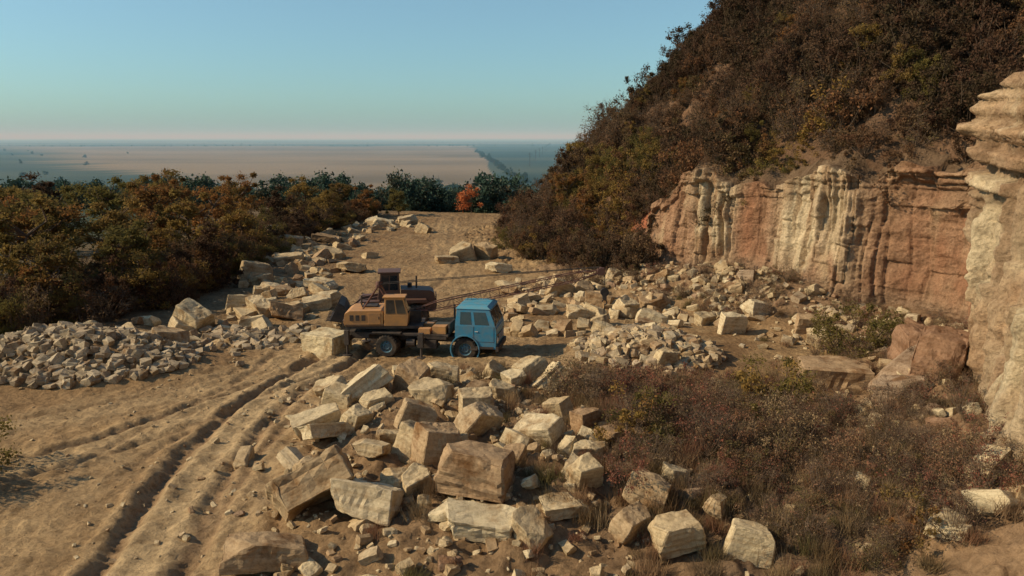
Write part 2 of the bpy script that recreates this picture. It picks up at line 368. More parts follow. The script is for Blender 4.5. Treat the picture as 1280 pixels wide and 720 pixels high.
stn=np.clip(2.0*fbm(u*1.7,z*.10,o=4,seed=94)-.05,0,1);c=lerp(c,(.28,.175,.095),stn*.85*np.maximum(cr,.35))
stn2=np.clip(1.8*fbm(u*.25,z*.35,o=4,seed=98)-.35,0,1);c=lerp(c,(.34,.195,.10),stn2*.8*cr)
c=lerp(c,(.28,.18,.105),tz*np.clip(.6+1.5*fbm(u*.4,z*1.2,o=3,seed=97),0,1)*.85)
bnd=(strat2.ravel()+strat.ravel())*(.25+tz);c=c*(1+.28*bnd)[:,None]
c=lerp(c,(.40,.21,.10),np.exp(-((CY.ravel()-34.4)/1.4)**2)*np.exp(-((z-2.0)/1.6)**2)*.8)
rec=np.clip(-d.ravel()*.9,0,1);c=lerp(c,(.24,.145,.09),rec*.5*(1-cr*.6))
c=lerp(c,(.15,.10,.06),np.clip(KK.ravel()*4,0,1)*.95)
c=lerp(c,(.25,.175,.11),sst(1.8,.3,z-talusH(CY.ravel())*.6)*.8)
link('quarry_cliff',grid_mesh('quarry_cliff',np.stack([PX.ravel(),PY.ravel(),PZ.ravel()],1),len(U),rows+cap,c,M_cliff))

# ---------------------------------------------------------------- rocks
def rock_template(seed,dims,cuts,layer=0,mat=M_rock,sub=3):
    rd=random.Random(seed);bm=bmesh.new();bmesh.ops.create_cube(bm,size=1)
    for v in bm.verts: v.co=Vector((v.co.x*dims[0]*(1+rd.uniform(-.12,.12)),v.co.y*dims[1]*(1+rd.uniform(-.12,.12)),v.co.z*dims[2]*(1+rd.uniform(-.15,.15))))
    for i in range(cuts):
        n=Vector((rd.gauss(0,1),rd.gauss(0,1),rd.gauss(0,1)));n.normalize()
        ext=max(v.co.dot(n) for v in bm.verts)
        r=bmesh.ops.bisect_plane(bm,geom=bm.verts[:]+bm.edges[:]+bm.faces[:],plane_co=n*ext*rd.uniform(.62,.88),plane_no=n,clear_outer=True)
        eds=[e for e in r['geom_cut'] if isinstance(e,bmesh.types.BMEdge)]
        bmesh.ops.contextual_create(bm,geom=eds)
    bmesh.ops.bevel(bm,geom=bm.edges[:],offset=.025*min(dims),segments=1,affect='EDGES')
    bmesh.ops.triangulate(bm,faces=bm.faces[:])
    for k in range(sub):
        L_=[e for e in bm.edges if e.calc_length()>max(dims)*.085]
        if not L_: break
        bmesh.ops.subdivide_edges(bm,edges=L_,cuts=1)
        bmesh.ops.triangulate(bm,faces=bm.faces[:])
    bm.normal_update()
    co=np.array([v.co[:] for v in bm.verts]);no=np.array([v.normal[:] for v in bm.verts])
    m=max(dims)
    d=.045*m*fbm(co[:,0]*2/m+seed,co[:,1]*2/m,co[:,2]*2/m,o=3,seed=seed)+.018*m*fbm(co[:,0]*9/m,co[:,1]*9/m,co[:,2]*9/m,o=2,seed=seed+1)
    if layer:
        d=d+layer*m*(_h(np.floor(co[:,2]/(.14*dims[2])+.3*fbm(co[:,0]*2,co[:,1]*2,o=2,seed=3)),np.zeros(len(co)),np.zeros(len(co)),seed)-.5)*(np.abs(no[:,2])<.6)
    co=co+no*d[:,None]
    for v,p in zip(bm.verts,co): v.co=p
    me=bpy.data.meshes.new('stone');bm.to_mesh(me);bm.free();me.materials.append(mat);return me
blocky=[rock_template(100+i,dd,cu,la) for i,(dd,cu,la) in enumerate([((1,.8,.75),4,0),((1,.7,.6),5,.03),((1,.9,.45),5,.03),((1,.75,.35),5,.03),((1,.9,.9),4,0),((1,.6,.7),6,0),((1,.8,.6),7,0),((1,.85,.28),5,.02),((1,.7,.8),8,0)])]
blocky+=[rock_template(140+i,dd,cu,la) for i,(dd,cu,la) in enumerate([((1,.75,.7),6,.02),((1,.65,.5),7,0),((1,.8,.4),7,.02),((1,.7,.33),7,.02),((1,.85,.8),6,0),((1,.7,.6),8,.02),((1,.6,.55),9,0),((1,.8,.3),8,0),((1,.75,.7),9,0)])]
small=[rock_template(200+i,(1,random.uniform(.6,.95),random.uniform(.4,.8)),6,0,M_rock,1) for i in range(7)]
rubble=[rock_template(300+i,(1,random.uniform(.6,.95),random.uniform(.5,.85)),6,0,M_rockgrey,1) for i in range(5)]
redr=[rock_template(400+i,(1,random.uniform(.7,.95),random.uniform(.6,.85)),9,.05,M_rockred,3) for i in range(3)]
# boulders: x, y, (sx,sy,sz) m, rz, tilt x, tilt y, template
hero=[(-5.9,21.9,3.1,2.7,3.6,20,-40,-24,3),(-4.15,21.4,2.1,1.9,2.3,-12,-22,8,2),(-2.4,24.2,1.5,1.6,1.9,25,0,8,4),(-3.3,25,1.4,1.3,1.7,70,12,15,0),
(-.9,22,2.7,2.5,2.4,-18,-8,4,1),(-.9,20,2.4,1.5,1.9,-8,12,6,3),(-1.3,28.4,1.4,1.6,1.7,8,3,-3,4),(-1.1,25.9,1.7,1.6,2.1,50,25,30,5),
(-6.2,31.8,2.3,2.0,2.1,35,-20,-28,2),(-4.2,32.2,1.5,1.4,2.1,-30,10,20,0),(-2.9,33.2,1.9,1.4,1.6,-5,0,10,1),(1.5,31.8,1.9,1.5,2.2,30,-25,-35,3),
(3.1,31,1.2,1.1,1.7,-20,10,10,5),(-.7,33.9,1.3,1.2,1.6,15,20,30,6),(.8,33.5,1.6,1.4,1.7,40,-15,-20,0),(.9,25.3,2.0,1.8,2.0,-35,15,-12,10),
(-6.3,19.2,2.6,2.0,2.0,10,-8,5,11),(-7.4,28.5,2.3,1.6,1.9,28,5,-12,10),(-6.7,27,2.1,1.7,2.0,45,-20,12,7),(-3.1,29.8,1.7,1.7,1.7,-20,5,-5,6),
(-3.5,27.3,1.5,1.4,1.5,15,-12,20,0),(2.1,21.9,1.1,1.0,1.4,30,20,0,8),(3.8,21,1.3,1.2,1.5,-25,-10,15,9),(4.3,19.1,1.6,1.4,1.5,12,4,-8,1),
(3.2,19.9,1.3,1.2,1.3,50,20,10,5),(.5,19.6,1.2,1.1,1.3,-40,10,30,6),(1.4,20.8,1.5,1.4,1.4,15,0,0,7),(6,18.9,1.3,1.1,1.4,-10,-15,10,0),
(-2.9,22.4,1.1,1.0,1.2,35,15,-10,13),(-4.6,24.4,1.5,1.2,1.5,-15,-10,5,12),(-5.7,27.8,1.2,1.1,1.3,60,20,10,8),(-7.8,33.2,1.5,1.2,1.5,20,10,-20,6),
(.1,23.6,1.0,.9,1.1,-30,20,15,8),(-7.0,31,1.4,1.2,1.3,-20,10,15,0),(-.4,30.5,1.2,1.1,1.2,15,10,15,6),(-5.2,29.9,1.6,1.3,1.4,25,8,-10,1),
(1.6,28.4,1.3,1.1,1.3,-40,10,-15,17),(-4.8,34.8,1.4,1.2,1.2,15,0,10,2),(2.3,34.2,1.3,1.1,1.1,60,0,10,6),(2.4,23.8,1.1,1.0,1.2,0,12,10,5),
(-6.6,24.2,.9,.8,1.0,40,0,10,8),(4.9,22.6,1.0,.9,1.0,20,0,20,6),(5.6,20.4,1.0,.9,1.0,60,10,10,14),
# left and far boulders
(-17.8,40.6,1.9,1.7,2.0,20,0,10,6),(-18.6,45.5,2.0,1.8,2.3,-20,10,25,4),(-17.3,50,2.2,1.8,1.8,30,-10,10,9),(-13.8,47.8,2.2,1.6,2.0,10,-20,15,2),(-15.6,48.6,2.0,1.6,2.2,-40,20,25,5),
(-12.6,50.4,2.2,2.0,2.0,20,5,-5,10),(-16.8,56,2.4,1.6,1.8,5,5,10,11),(-14,58,2.4,2,2,-20,0,5,7),(-13.4,66,2.6,2.2,2.4,15,-5,12,12),(-20,61,2.6,2,2.6,30,-10,10,0),
(-23.5,56,2.2,1.8,2.0,-15,10,20,4),(-19.8,70,3,2,2.2,10,10,-5,10),(-17,74,3,2.2,2.4,-30,0,12,2),(-22,78,3,2,2.6,20,10,12,5),(-20,86,3.2,2.4,2.4,0,0,10,7),(-25,84,3,2.4,2.4,40,12,5,0),
(-16,100,3,2,2,0,5,10,1),(-13.6,104,2.6,2,2.4,30,0,-10,6),(-4.6,73,2.6,2.2,2.6,15,10,-15,13),(-2.4,73.6,2.2,1.8,2.8,-40,20,15,5),(-1.1,66,2.2,1.8,2.6,20,0,12,12),(-5.9,71,2.2,1.8,1.6,20,0,5,2),
(3.4,56.5,2.2,1.6,2.2,30,12,25,9),(5.8,53,2.3,1.8,2.0,-20,-10,12,10),(4.4,49.4,2.2,1.8,1.8,10,5,10,11),(1.0,54.5,2.0,1.4,1.6,15,5,-10,7),(7.2,50.4,1.8,1.6,2.0,40,20,10,13),(8.4,47,2.0,1.6,2.0,-10,12,20,14),
(-.3,58.5,2.2,1.6,1.6,0,10,10,12),(9.4,52,2.2,1.8,1.8,30,5,-10,6),
(12.6,45,1.7,1.3,2.2,20,10,5,9),(14.2,34.0,3.4,2.6,3.0,-8,5,4,2),(7.4,36.9,1.2,1.1,1.6,20,10,20,5),(11.6,47.5,1.8,1.4,1.6,45,15,5,10),(14.9,47.4,2.2,1.8,2.0,30,10,15,14),(17,44.5,2,1.6,1.8,0,10,5,9)]
for i,(x,y,sx,sy,sz,rz,ax,ay,t) in enumerate(hero):
    k=.86 if y<36 else .9
    link('sandstone_boulder',blocky[t],None,(x,y,hz(x,y)+.24*min(sz*.7,sx)),(R(ax),R(ay),R(rz)),(sx*k,sy*k,sz*k))
for (x,y,s,rz,t,dz) in [(16.9,32.2,3.0,30,0,.3),(17.9,33.8,2.6,75,1,.6),(15.0,29.6,1.8,-30,2,.1),(16.8,30.4,2.4,50,1,.5)]:
    link('brown_sandstone_outcrop',redr[t],None,(x,y,hz(x,y)+dz),(R(8),R(-10),R(rz)),(s*1.05,s*.9,s*1.15))
cutb=rock_template(901,(2.15,1.6,1.2),0,.012,M_cut,4)
link('cut_stone_block',cutb,None,(-9.75,40.9,hz(-9.75,40.9)+.58),(0,R(1),R(-30)))
def scatter(par,temps,n,fx,size,sink=.2,name='stone'):
    P=np.array([fx() for _ in range(n)]);z=terrain(P[:,0],P[:,1])
    for (x,y),zz in zip(P,z):
        s=size();link(name,random.choice(temps),par,(x,y,zz+s*(.3-sink)),(random.uniform(-.5,.5),random.uniform(-.5,.5),random.uniform(0,6.3)),(s,s*random.uniform(.8,1.1),s*random.uniform(.8,1.15)))
G=random.gauss;Un=random.uniform
e=empty('foreground_rock_debris')
scatter(e,small+blocky[9:]+redr[:1],270,lambda:(G(-1.4,3.1),Un(17,36)),lambda:min(1.05,.22+random.expovariate(4.2)),.16)
scatter(e,small,1300,lambda:(G(0,4.8),Un(16.5,37)),lambda:Un(.06,.28))
e=empty('stone_rubble_heap')
def pile(cx,cy,rx,ry):
    a=Un(0,6.283);r=math.sqrt(random.random());return (cx+rx*r*math.cos(a),cy+ry*r*math.sin(a))
scatter(e,rubble,850,lambda:pile(-21.6,38.1,6.1,3.6),lambda:Un(.22,.6),.1)
e=empty('stone_rubble_heap')
scatter(e,rubble+small,480,lambda:pile(6.9,39.6,3.8,3.3),lambda:Un(.22,.7),.1)
e=empty('quarry_edge_rocks')
scatter(e,small+blocky[9:],190,lambda:(lambda t:(np.interp(t,[40,50,60,75,90,105],[-19,-16,-17,-19,-20,-15])+G(0,2.0),t))(Un(41,106)),lambda:Un(.4,1.7))
scatter(e,small+blocky[9:],110,lambda:(Un(-1,11),Un(44,60)),lambda:Un(.3,1.5))
scatter(e,rubble,170,lambda:(G(-15.5,2.2),G(43.5,1.6)),lambda:Un(.2,.7))
e=empty('talus_stones')
def tal(a=18,b=64,w=3.2):
    while True:
        i=random.randrange(len(U));s=-abs(G(0,w));x=cx[i]+nxn[i]*s;y=cy[i]+nyn[i]*s
        if a<y<b: return (x,y)
scatter(e,small+redr[:1],850,tal,lambda:min(1.3,.12+random.expovariate(4.)))
scatter(e,rubble+small,700,lambda:tal(41,62,4.0),lambda:min(.8,.14+random.expovariate(6.)),.14)
e=empty('ground_pebbles')
scatter(e,small,1100,lambda:(Un(-22,8),Un(17,60)),lambda:Un(.03,.15))

# ---------------------------------------------------------------- vegetation
def foliage(name,h,rad,nclump,nleaf,leaf,mat,trunk=True,seed=0,base=.3,twigs=2,cr=.34,wild=0):
    g=np.random.default_rng(seed);mb=MB()
    ang=g.uniform(0,6.283,nclump);rr=np.sqrt(g.uniform(0,1,nclump));hh=g.uniform(base,1,nclump)
    env=np.sqrt(np.clip(1-((hh-.45)/.62)**2,.05,1))
    C=np.stack([np.cos(ang)*rr*rad*env,np.sin(ang)*rr*rad*env,hh*h*.92],1)
    if wild: C+=g.normal(0,wild,(nclump,3))*np.array((rad,rad,h*.5));C[:,2]=np.clip(C[:,2],.12*h,1.3*h)
    cr_=rad*cr*g.uniform(.45,1.35,nclump)
    if trunk:
        p=Vector((0,0,-.3));r=.028*h;top=[]
        for k in range(4):
            q=Vector((g.normal()*.03*h*(k+1)*.5,g.normal()*.03*h*(k+1)*.5,h*.17*(k+1)));mb.cyl(p,q,r,r*.75,6);r*=.75;p=q;top.append(q)
    else: top=[Vector((0,0,0))]
    for k in range(nclump):
        c_=Vector(C[k]);b=min(top,key=lambda t:(t-c_).length if t.z<c_.z else 99)
        m_=b.lerp(c_,.5)+Vector((g.normal()*.06,g.normal()*.06,-.03))*h*.5
        mb.cyl(b,m_,.010*h,.007*h,4,cap=False);mb.cyl(m_,c_,.007*h,.003*h,4,cap=False)
        for t in range(twigs):
            dd=Vector((g.normal(),g.normal(),.5+g.normal()*.8)).normalized()*cr_[k]*1.35
            mb.cyl(c_,c_+dd,.004*h,.0015*h,3,cap=False)
    k=g.integers(0,nclump,nleaf);dr=g.normal(0,1,(nleaf,3));dr/=np.linalg.norm(dr,axis=1)[:,None]
    P=C[k]+dr*(cr_[k]*g.uniform(.05,1,nleaf)**.6*g.choice([1,1,1.5],nleaf))[:,None]*np.array((1,1,.85))
    P[:,2]=np.maximum(P[:,2],.03)
    a=g.normal(0,1,(nleaf,3));a/=np.linalg.norm(a,axis=1)[:,None];b=np.cross(a,g.normal(0,1,(nleaf,3)));b/=np.linalg.norm(b,axis=1)[:,None]
    s=(leaf*g.uniform(.5,1.3,nleaf))[:,None];a*=s;b*=s*.6
    V=np.stack([P-a,P+b*.9,P+a,P-b],1).reshape(-1,3)
    nw=len(mb.v);allv=np.concatenate([np.array(mb.v),V]) if nw else V
    F=mb.f+[tuple(nw+4*i+j for j in range(4)) for i in range(nleaf)]
    me=bpy.data.meshes.new(name);me.from_pydata(allv.tolist(),[],F)
    me.materials.append(M_bark);me.materials.append(mat)
    me.polygons.foreach_set('material_index',[0]*len(mb.f)+[1]*nleaf)
    ct=g.uniform(0,1,nclump);tv=np.clip(ct[k]*.6+g.uniform(0,.4,nleaf),0,1)
    at=me.attributes.new('tint','FLOAT','POINT');at.data.foreach_set('value',np.concatenate([np.zeros(nw),np.repeat(tv,4)]).astype(np.float32))
    return me
shrubs=[foliage('shrub',2.4,1.3,24,2300,.075,M_hill,False,10+i,.12,4,.27,.28) for i in range(4)]
shrubsD=[foliage('shrub',2.6,1.4,26,2500,.08,M_hill2,False,15+i,.12,4,.27,.28) for i in range(3)]
shrubsY=[foliage('shrub',2.2,1.2,20,1900,.075,M_hill3,False,25+i,.12,4,.27,.28) for i in range(2)]
bare=[foliage('shrub',2.3,1.2,30,800,.06,M_hill,False,20+i,.2,9,.34,.25) for i in range(3)]
grove=[foliage('tree',6.5,2.2,34,6500,.115,M_left,True,30+i,.18,4,.25,.16) for i in range(4)]
grove+=[foliage('tree',6.5,2.2,34,6000,.115,m_,True,35+i,.18,4,.25,.16) for i,m_ in enumerate((M_hill2,M_green,M_hill3))]
brush=[foliage('brush',1.4,.9,22,1700,.035,M_brush,False,50+i,.1,6,.32,.25) for i in range(4)]
bareb=[foliage('brush',1.3,.8,30,350,.035,M_brush,False,55+i,.15,9,.35,.25) for i in range(3)]
greenb=[foliage('bush',2.2,1.3,24,3600,.05,M_green,False,60+i,.1,4,.28,.2) for i in range(2)]
fart=[foliage('tree',7,4.2,18,1300,.34,M_far,True,70+i,.1,1,.36,.08) for i in range(4)]
def tuft(seed):
    g=np.random.default_rng(seed);n=170;V=[];F=[]
    for i in range(n):
        p=np.array([*g.normal(0,.16,2),0]);d=np.array([*g.normal(0,.35,2),1])*g.uniform(.2,.6);w=np.array([*g.normal(0,1,2),0]);w/=np.linalg.norm(w);w*=.009
        V+=[p-w,p+w,p+d];F.append((3*i,3*i+1,3*i+2))
    me=bpy.data.meshes.new('grass');me.from_pydata([tuple(v) for v in V],[],F);me.materials.append(M_brush);return me
tufts=[tuft(i) for i in range(3)]
def plant(par,temps,pts,size,name='plant',dz=-.1,lean=.12):
    P=np.array(pts);z=terrain(P[:,0],P[:,1])
    for (x,y),zz in zip(P,z):
        s=size() if callable(size) else size
        t=temps(x,y) if callable(temps) else temps
        link(name,random.choice(t),par,(x,y,zz+dz),(G(0,lean),G(0,lean),Un(0,6.28)),(s*Un(.85,1.2),s*Un(.85,1.2),s*Un(.75,1.35)))
# hillside
C=np.stack([rng.uniform(-6,70,16000),rng.uniform(18,125,16000)],1);s_,t_=toe_dist(C[:,0],C[:,1])
redp=np.exp(-(((C[:,0]-10.5)/3)**2+((C[:,1]-68)/4.)**2))
lim=np.where(t_>62,.4,2.3)
ok=(s_>lim)&(s_<40)&(redp<.35)&(fbm(C[:,0]*.3,C[:,1]*.3,o=2,seed=77)>-.7)&((C[:,0]/np.maximum(C[:,1],1))<.85)
HP=C[ok][:3700]
pn=lambda x,y:float(fbm(np.array([x*.11]),np.array([y*.11]),o=3,seed=201)[0])
def hillpick(x,y):
    n=pn(x,y)
    if n>.3: return shrubsD
    if n<-.33: return shrubsY+shrubs[:2]+greenb[:1]
    return shrubs+bare*2+shrubsD[:1]
e=empty('hillside_shrubs');plant(e,hillpick,HP,lambda:Un(.45,1.0)+(random.random()<.12)*Un(.2,.6),'shrub',-.15)
C=np.stack([rng.uniform(-4,46,600),rng.uniform(36,112,600)],1);s_,t_=toe_dist(C[:,0],C[:,1])
for i,(x,y) in enumerate(C[(s_>4)&(s_<32)][:85]):
    s=Un(.34,.66);link('small_tree',random.choice(grove+grove[4:5]+grove[:3]),None,(x,y,hz(x,y)-.2),(G(0,.1),G(0,.1),Un(0,6)),(s,s,s))
e=empty('hill_foot_bushes');plant(e,shrubs+greenb+bare+shrubsD+shrubsY,[(x,y) for x,y in [( -1+Un(0,12),Un(60,82)) for _ in range(150)] if -2.0<toe_dist(np.array([x]),np.array([y]))[0][0]<3],lambda:Un(.5,1.05),'bush')
# left grove
for i,(x,y,s) in enumerate([(-30,49,1.1),(-27,46,.8),(-25,51,.9),(-33,55,1.15),(-28,57,1.0),(-23.6,49.5,.62),(-36,50,1.15),(-22.5,58,.75),(-26,64,.95),(-31,68,1.05),(-36,63,1.1),(-41,58,1.2),(-24.5,72,.8),(-29,77,.95),(-34,80,1.0),(-26.5,88,.85),(-31,92,.95),(-22.5,97,.75),(-37,74,1.1),(-44,70,1.1),(-27,104,.9),(-40,88,1.0),(-20,108,.7),(-46,80,1.1),(-33,44,.8),(-37,43,1.),(-16,113,.65),(-24,112,.8),(-35,101,1.0),(-42,98,1.1),(-28,61,.8),(-22,82,.6)]):
    link('deciduous_tree',grove[[0,1,5,2,6,3,0,4][i%8]],None,(x,y,hz(x,y)-.2),(0,0,Un(0,6.28)),(s*1.15,s*1.15,s*.95))
e=empty('grove_undergrowth')
plant(e,shrubs+greenb+bare*2+shrubsD+shrubsY,[(np.interp(t,[40,50,60,80,110],[-27,-22,-21,-23,-19])-abs(G(0,4)),t) for t in rng.uniform(41,112,240)],lambda:Un(.5,1.1),'shrub')
link('bush',greenb[0],None,(-18.3,24.6,hz(-18.3,24.6)-.1),(0,0,1),(1.2,1.2,1.2))  # unseen, added outside the frame to cast a shadow into the left edge
link('bush',greenb[1],None,(-18.6,23.0,hz(-18.6,23.0)-.1),(0,0,2),(1.0,1.0,1.1))  # second unseen bush, added for the same left-edge shadow
# foreground brush at right
e=empty('dry_brush')
pts=[]
while len(pts)<105:
    x,y=G(7.5,3.2),Un(17.5,34)
    s_,_=toe_dist(np.array([x]),np.array([y]))
    if s_[0]<-2.2 and x>2.2 and not(y>31 and x<6) and not(y<21 and x<6): pts.append((x,y))
plant(e,brush+bareb*2,pts,lambda:Un(.35,.85),'brush')
plant(e,brush+bareb,[(G(7.3,1.5),G(27.,2.0)) for _ in range(60)],lambda:Un(.6,1.15),'brush')
plant(e,brush+bareb,[(G(3.5,1.2),G(30.0,1.2)) for _ in range(18)],lambda:Un(.5,1.),'brush')
plant(e,brush+bareb*2,[(Un(9.5,14.5),Un(18.5,29)) for _ in range(55)],lambda:Un(.4,.9),'brush')
plant(e,tufts,[(G(6.5,4.5),Un(17,36)) for _ in range(800)],lambda:Un(.5,1.2),'grass',0)
plant(e,tufts*4+brush[:2]+bareb,[tal() for _ in range(420)],lambda:Un(.4,.8),'grass',0)
for (x,y,s) in [(9.3,29.8,.9),(10.8,30.8,1.0),(4.6,25.9,.75),(17.0,40.6,1.0),(18.4,40.2,1.1),(3.9,25.0,.65),(10.2,18.6,.5),(8.6,26.2,.6)]:
    link('bush',random.choice(greenb+shrubsY[:1]),None,(x,y,hz(x,y)-.1),(0,0,Un(0,6)),(s*1.1,s*1.1,s*1.1))
# valley belt
e=empty('valley_trees')
pts=[]
while len(pts)<2600:
    y=124+330*random.random();x=Un(-.75,.2)*y
    s_,_=toe_dist(np.array([x]),np.array([y]))
    if s_[0]<-2: pts.append((x,y))
plant(e,fart,[p for p in pts if p[1]<180],lambda:Un(.4,.8),'tree',-.5,0)
plant(e,fart,[p for p in pts if p[1]>=180],lambda:Un(.8,1.3),'tree',-.5,0)
e=empty('distant_tree_rows')
pts=[]
for i in range(70): t=i/70;pts.append((20-t*110+G(0,4),470+t*1600+G(0,14)))
for i in range(340):
    y=random.choice([3350,3450,4200,5200,6500,8000])*Un(.97,1.03);x=Un(-.75,.2)*y
    pts.append((x,y))
for i in range(40):
    y=Un(430,2400);x=-.46*y-Un(0,.35)*y
    pts.append((x,y))
plant(e,fart,pts,lambda:Un(.5,.9),'tree',-.5,0)
s=.75;link('orange_tree',foliage('orange_tree',6.5,2.6,18,1800,.2,M_orange,True,99,.2,3,.3,.15),None,(-6.2,122,hz(-6.2,122)-.3),(0,0,0),(s,s,s*.9))
# power poles
mb=MB()
for i in range(9):
    y=1000+i*230;x=22+i*14;z=hz(x,y)
    mb.cyl((x,y,z),(x,y,z+17),.45,.3,6);mb.box((x,y,z+15),(5,.4,.4));mb.box((x,y,z+12.5),(3.6,.4,.4))
mb.obj('power_poles',paint('pole_wood',(.06,.06,.06),.9,.2))

# ---------------------------------------------------------------- vehicles
P_blue=paint('blue_cab_paint',(.03,.22,.36),.45,.6,(.2,.19,.16))
P_blue2=paint('pale_blue_roof',(.06,.30,.42),.5,.65,(.25,.24,.2))
P_dark=paint('chassis_dark',(.03,.026,.024),.75,.7,(.13,.09,.06))
P_tan=paint('crane_housing_paint',(.52,.26,.08),.6,.7,(.24,.15,.10))
P_boom=paint('boom_red_brown',(.13,.055,.04),.75,.6,(.12,.08,.05))
P_tyre=paint('tyre_rubber',(.022,.021,.02),.9,.8,(.16,.115,.075),spec=.2)
P_rim=paint('wheel_rim',(.05,.16,.22),.6,.8,(.18,.13,.09))
P_glass=paint('window_glass',(.015,.02,.025),.08,.15,spec=.8)
P_lamp=paint('headlamp_glass',(.7,.7,.65),.15,.2)
P_white=paint('off_white_trim',(.6,.58,.52),.6,.6)
P_steel=paint('cable_steel',(.05,.045,.04),.5,.4,metal=.5)
P_load=paint('loader_brown',(.11,.05,.03),.6,.8,(.1,.07,.05))
def wheel(parent,x,y,r,w,side,rim=P_rim,name='wheel'):
    mb=MB()
    mb.rev([(r*.55,-w/2),(r*.9,-w/2),(r*.98,-w*.36),(r,-w*.2),(r,w*.2),(r*.98,w*.36),(r*.9,w/2),(r*.55,w/2)],(0,0,0),n=32,m=0)
    for i in range(24):
        t=i*math.pi/12
        for sd in(-1,1): mb.box((math.cos(t)*r*.99,sd*w*.24,math.sin(t)*r*.99),(.035,w*.4,.07),0,(0,-t,sd*.35))
    mb.rev([(.02,side*w*.12),(r*.2,side*w*.12),(r*.24,side*w*.3),(r*.45,side*w*.1),(r*.53,side*w*.44),(r*.57,side*w*.46),(r*.57,-side*w*.4),(.02,-side*w*.1)],(0,0,0),n=24,m=1)
    for i in range(8):
        t=i*math.pi/4;c=(math.cos(t)*r*.36,side*w*.18,math.sin(t)*r*.36);mb.cyl(c,(c[0],c[1]+side*.05,c[2]),.025,n=6,m=2)
    return mb.obj(name,[P_tyre,rim,P_steel],parent,smooth=True,loc=(x,y,r-.04))
TH=R(-9)
tx0,ty0=-4.5,40.5
truck=empty('truck_crane',(tx0,ty0,hz(tx0,ty0)-.02),TH)
for sx in(-1,1):
    wheel(truck,2.35,sx*1.0,.58,.32,sx)
    for dy in(0,-.36): wheel(truck,-1.75,sx*(1.08+dy if sx>0 else 1.08+dy),.58,.3,sx)
# chassis
mb=MB()
for s in(-1,1): mb.box((-.3,s*.42,.86),(7.6,.09,.26))
for x in(-3.9,-2.6,-.6,.8,1.6,3.2): mb.box((x,0,.86),(.12,.8,.2))
mb.cyl((2.35,-.9,.5),(2.35,.9,.5),.08);mb.cyl((-1.75,-.9,.52),(-1.75,.9,.52),.1);mb.cyl((-1.75,-.18,.52),(-1.75,.18,.52),.26,n=14)
mb.cyl((-1.7,0,.6),(1.4,0,.75),.06)
for s in(-1,1):
    mb.box((.35,s*.88,.72),(1.0,.45,.42));mb.cyl((-.75,s*.85,.72),(-.3,s*.85,.72),.22,n=14)
    for k in range(5):mb.box((-1.75,s*.5,.6+.035*k),(1.3-.2*k,.08,.03))
mb.box((-3.95,0,.75),(.12,2.3,.28));mb.box((-1.2,0,1.16),(5.3,2.1,.1));mb.box((-1.75,1.0,1.24),(1.5,.4,.06));mb.box((-1.75,-1.0,1.24),(1.5,.4,.06))
for s in(-1,1): mb.box((-3.3,s*1.02,1.06),(1.2,.06,.3));mb.box((.6,s*1.02,1.08),(1.5,.06,.22))
mb.obj('chassis',P_dark,truck,.012)
mb=MB()
mb.box((.95,-.35,1.42),(.7,1.1,.4),0);mb.box((.2,-.8,1.36),(.6,.4,.28),0);mb.cyl((1.45,.5,1.2),(1.45,.5,2.5),.06,n=8,m=1);mb.box((1.45,0,1.5),(.1,1.6,.5),1)
mb.box((.1,.5,1.35),(.5,.5,.26),0)
mb.obj('deck_boxes',[P_tan,P_dark],truck,.015)
# outriggers
mb=MB()
for x in(-3.75,.15):
    mb.box((x,0,.98),(.22,2.7,.2))
    for s in(-1,1):
        mb.box((x,s*1.42,1.0),(.24,.22,.75));mb.cyl((x,s*1.42,.9),(x,s*1.42,.1),.06,n=10);mb.cyl((x,s*1.42,.12),(x,s*1.42,.03),.25,n=14)
mb.obj('outriggers',P_dark,truck,.01)
# cab
X0=1.85
prof=[(X0,1.12),(X0,1.75),(X0+2.06,1.75),(X0+2.1,1.5),(X0+2.07,.62),(X0+1.2,.62)]
for i in range(9):
    t=R(0+i*20);prof.append((2.35+.7*math.cos(t),.55+.0+.68*math.sin(t))) if 2.35+.7*math.cos(t)>X0+.02 else None
mb=MB();mb.prism(prof,-1.2,1.2,0)
zt=2.62;b=[(X0,-1.2,1.753),(X0+2.06,-1.2,1.753),(X0+2.06,1.2,1.753),(X0,1.2,1.753)];t=[(X0+.08,-1.08,zt),(X0+1.72,-1.08,zt),(X0+1.72,1.08,zt),(X0+.08,1.08,zt)]
mb.hexa(b,t,0)
mb.hexa([(X0+.02,-1.12,zt+.003),(X0+1.8,-1.12,zt+.003),(X0+1.8,1.12,zt+.003),(X0+.02,1.12,zt+.003)],[(X0+.14,-.98,zt+.14),(X0+1.6,-.98,zt+.14),(X0+1.6,.98,zt+.14),(X0+.14,.98,zt+.14)],1)
for yy in(-.6,-.2,.2,.6): mb.box((X0+.88,yy,zt+.15),(1.3,.05,.03),1)
mb.box((X0+2.09,0,1.66),(.04,2.1,.05),0)
for s in(-1,1):
    mb.rev([(.7,-.09),(.76,-.09),(.76,.09),(.7,.09)],(2.35,s*1.16,.55),n=40,m=0)
mb.obj('cab',[P_blue,P_blue2],truck,.045)
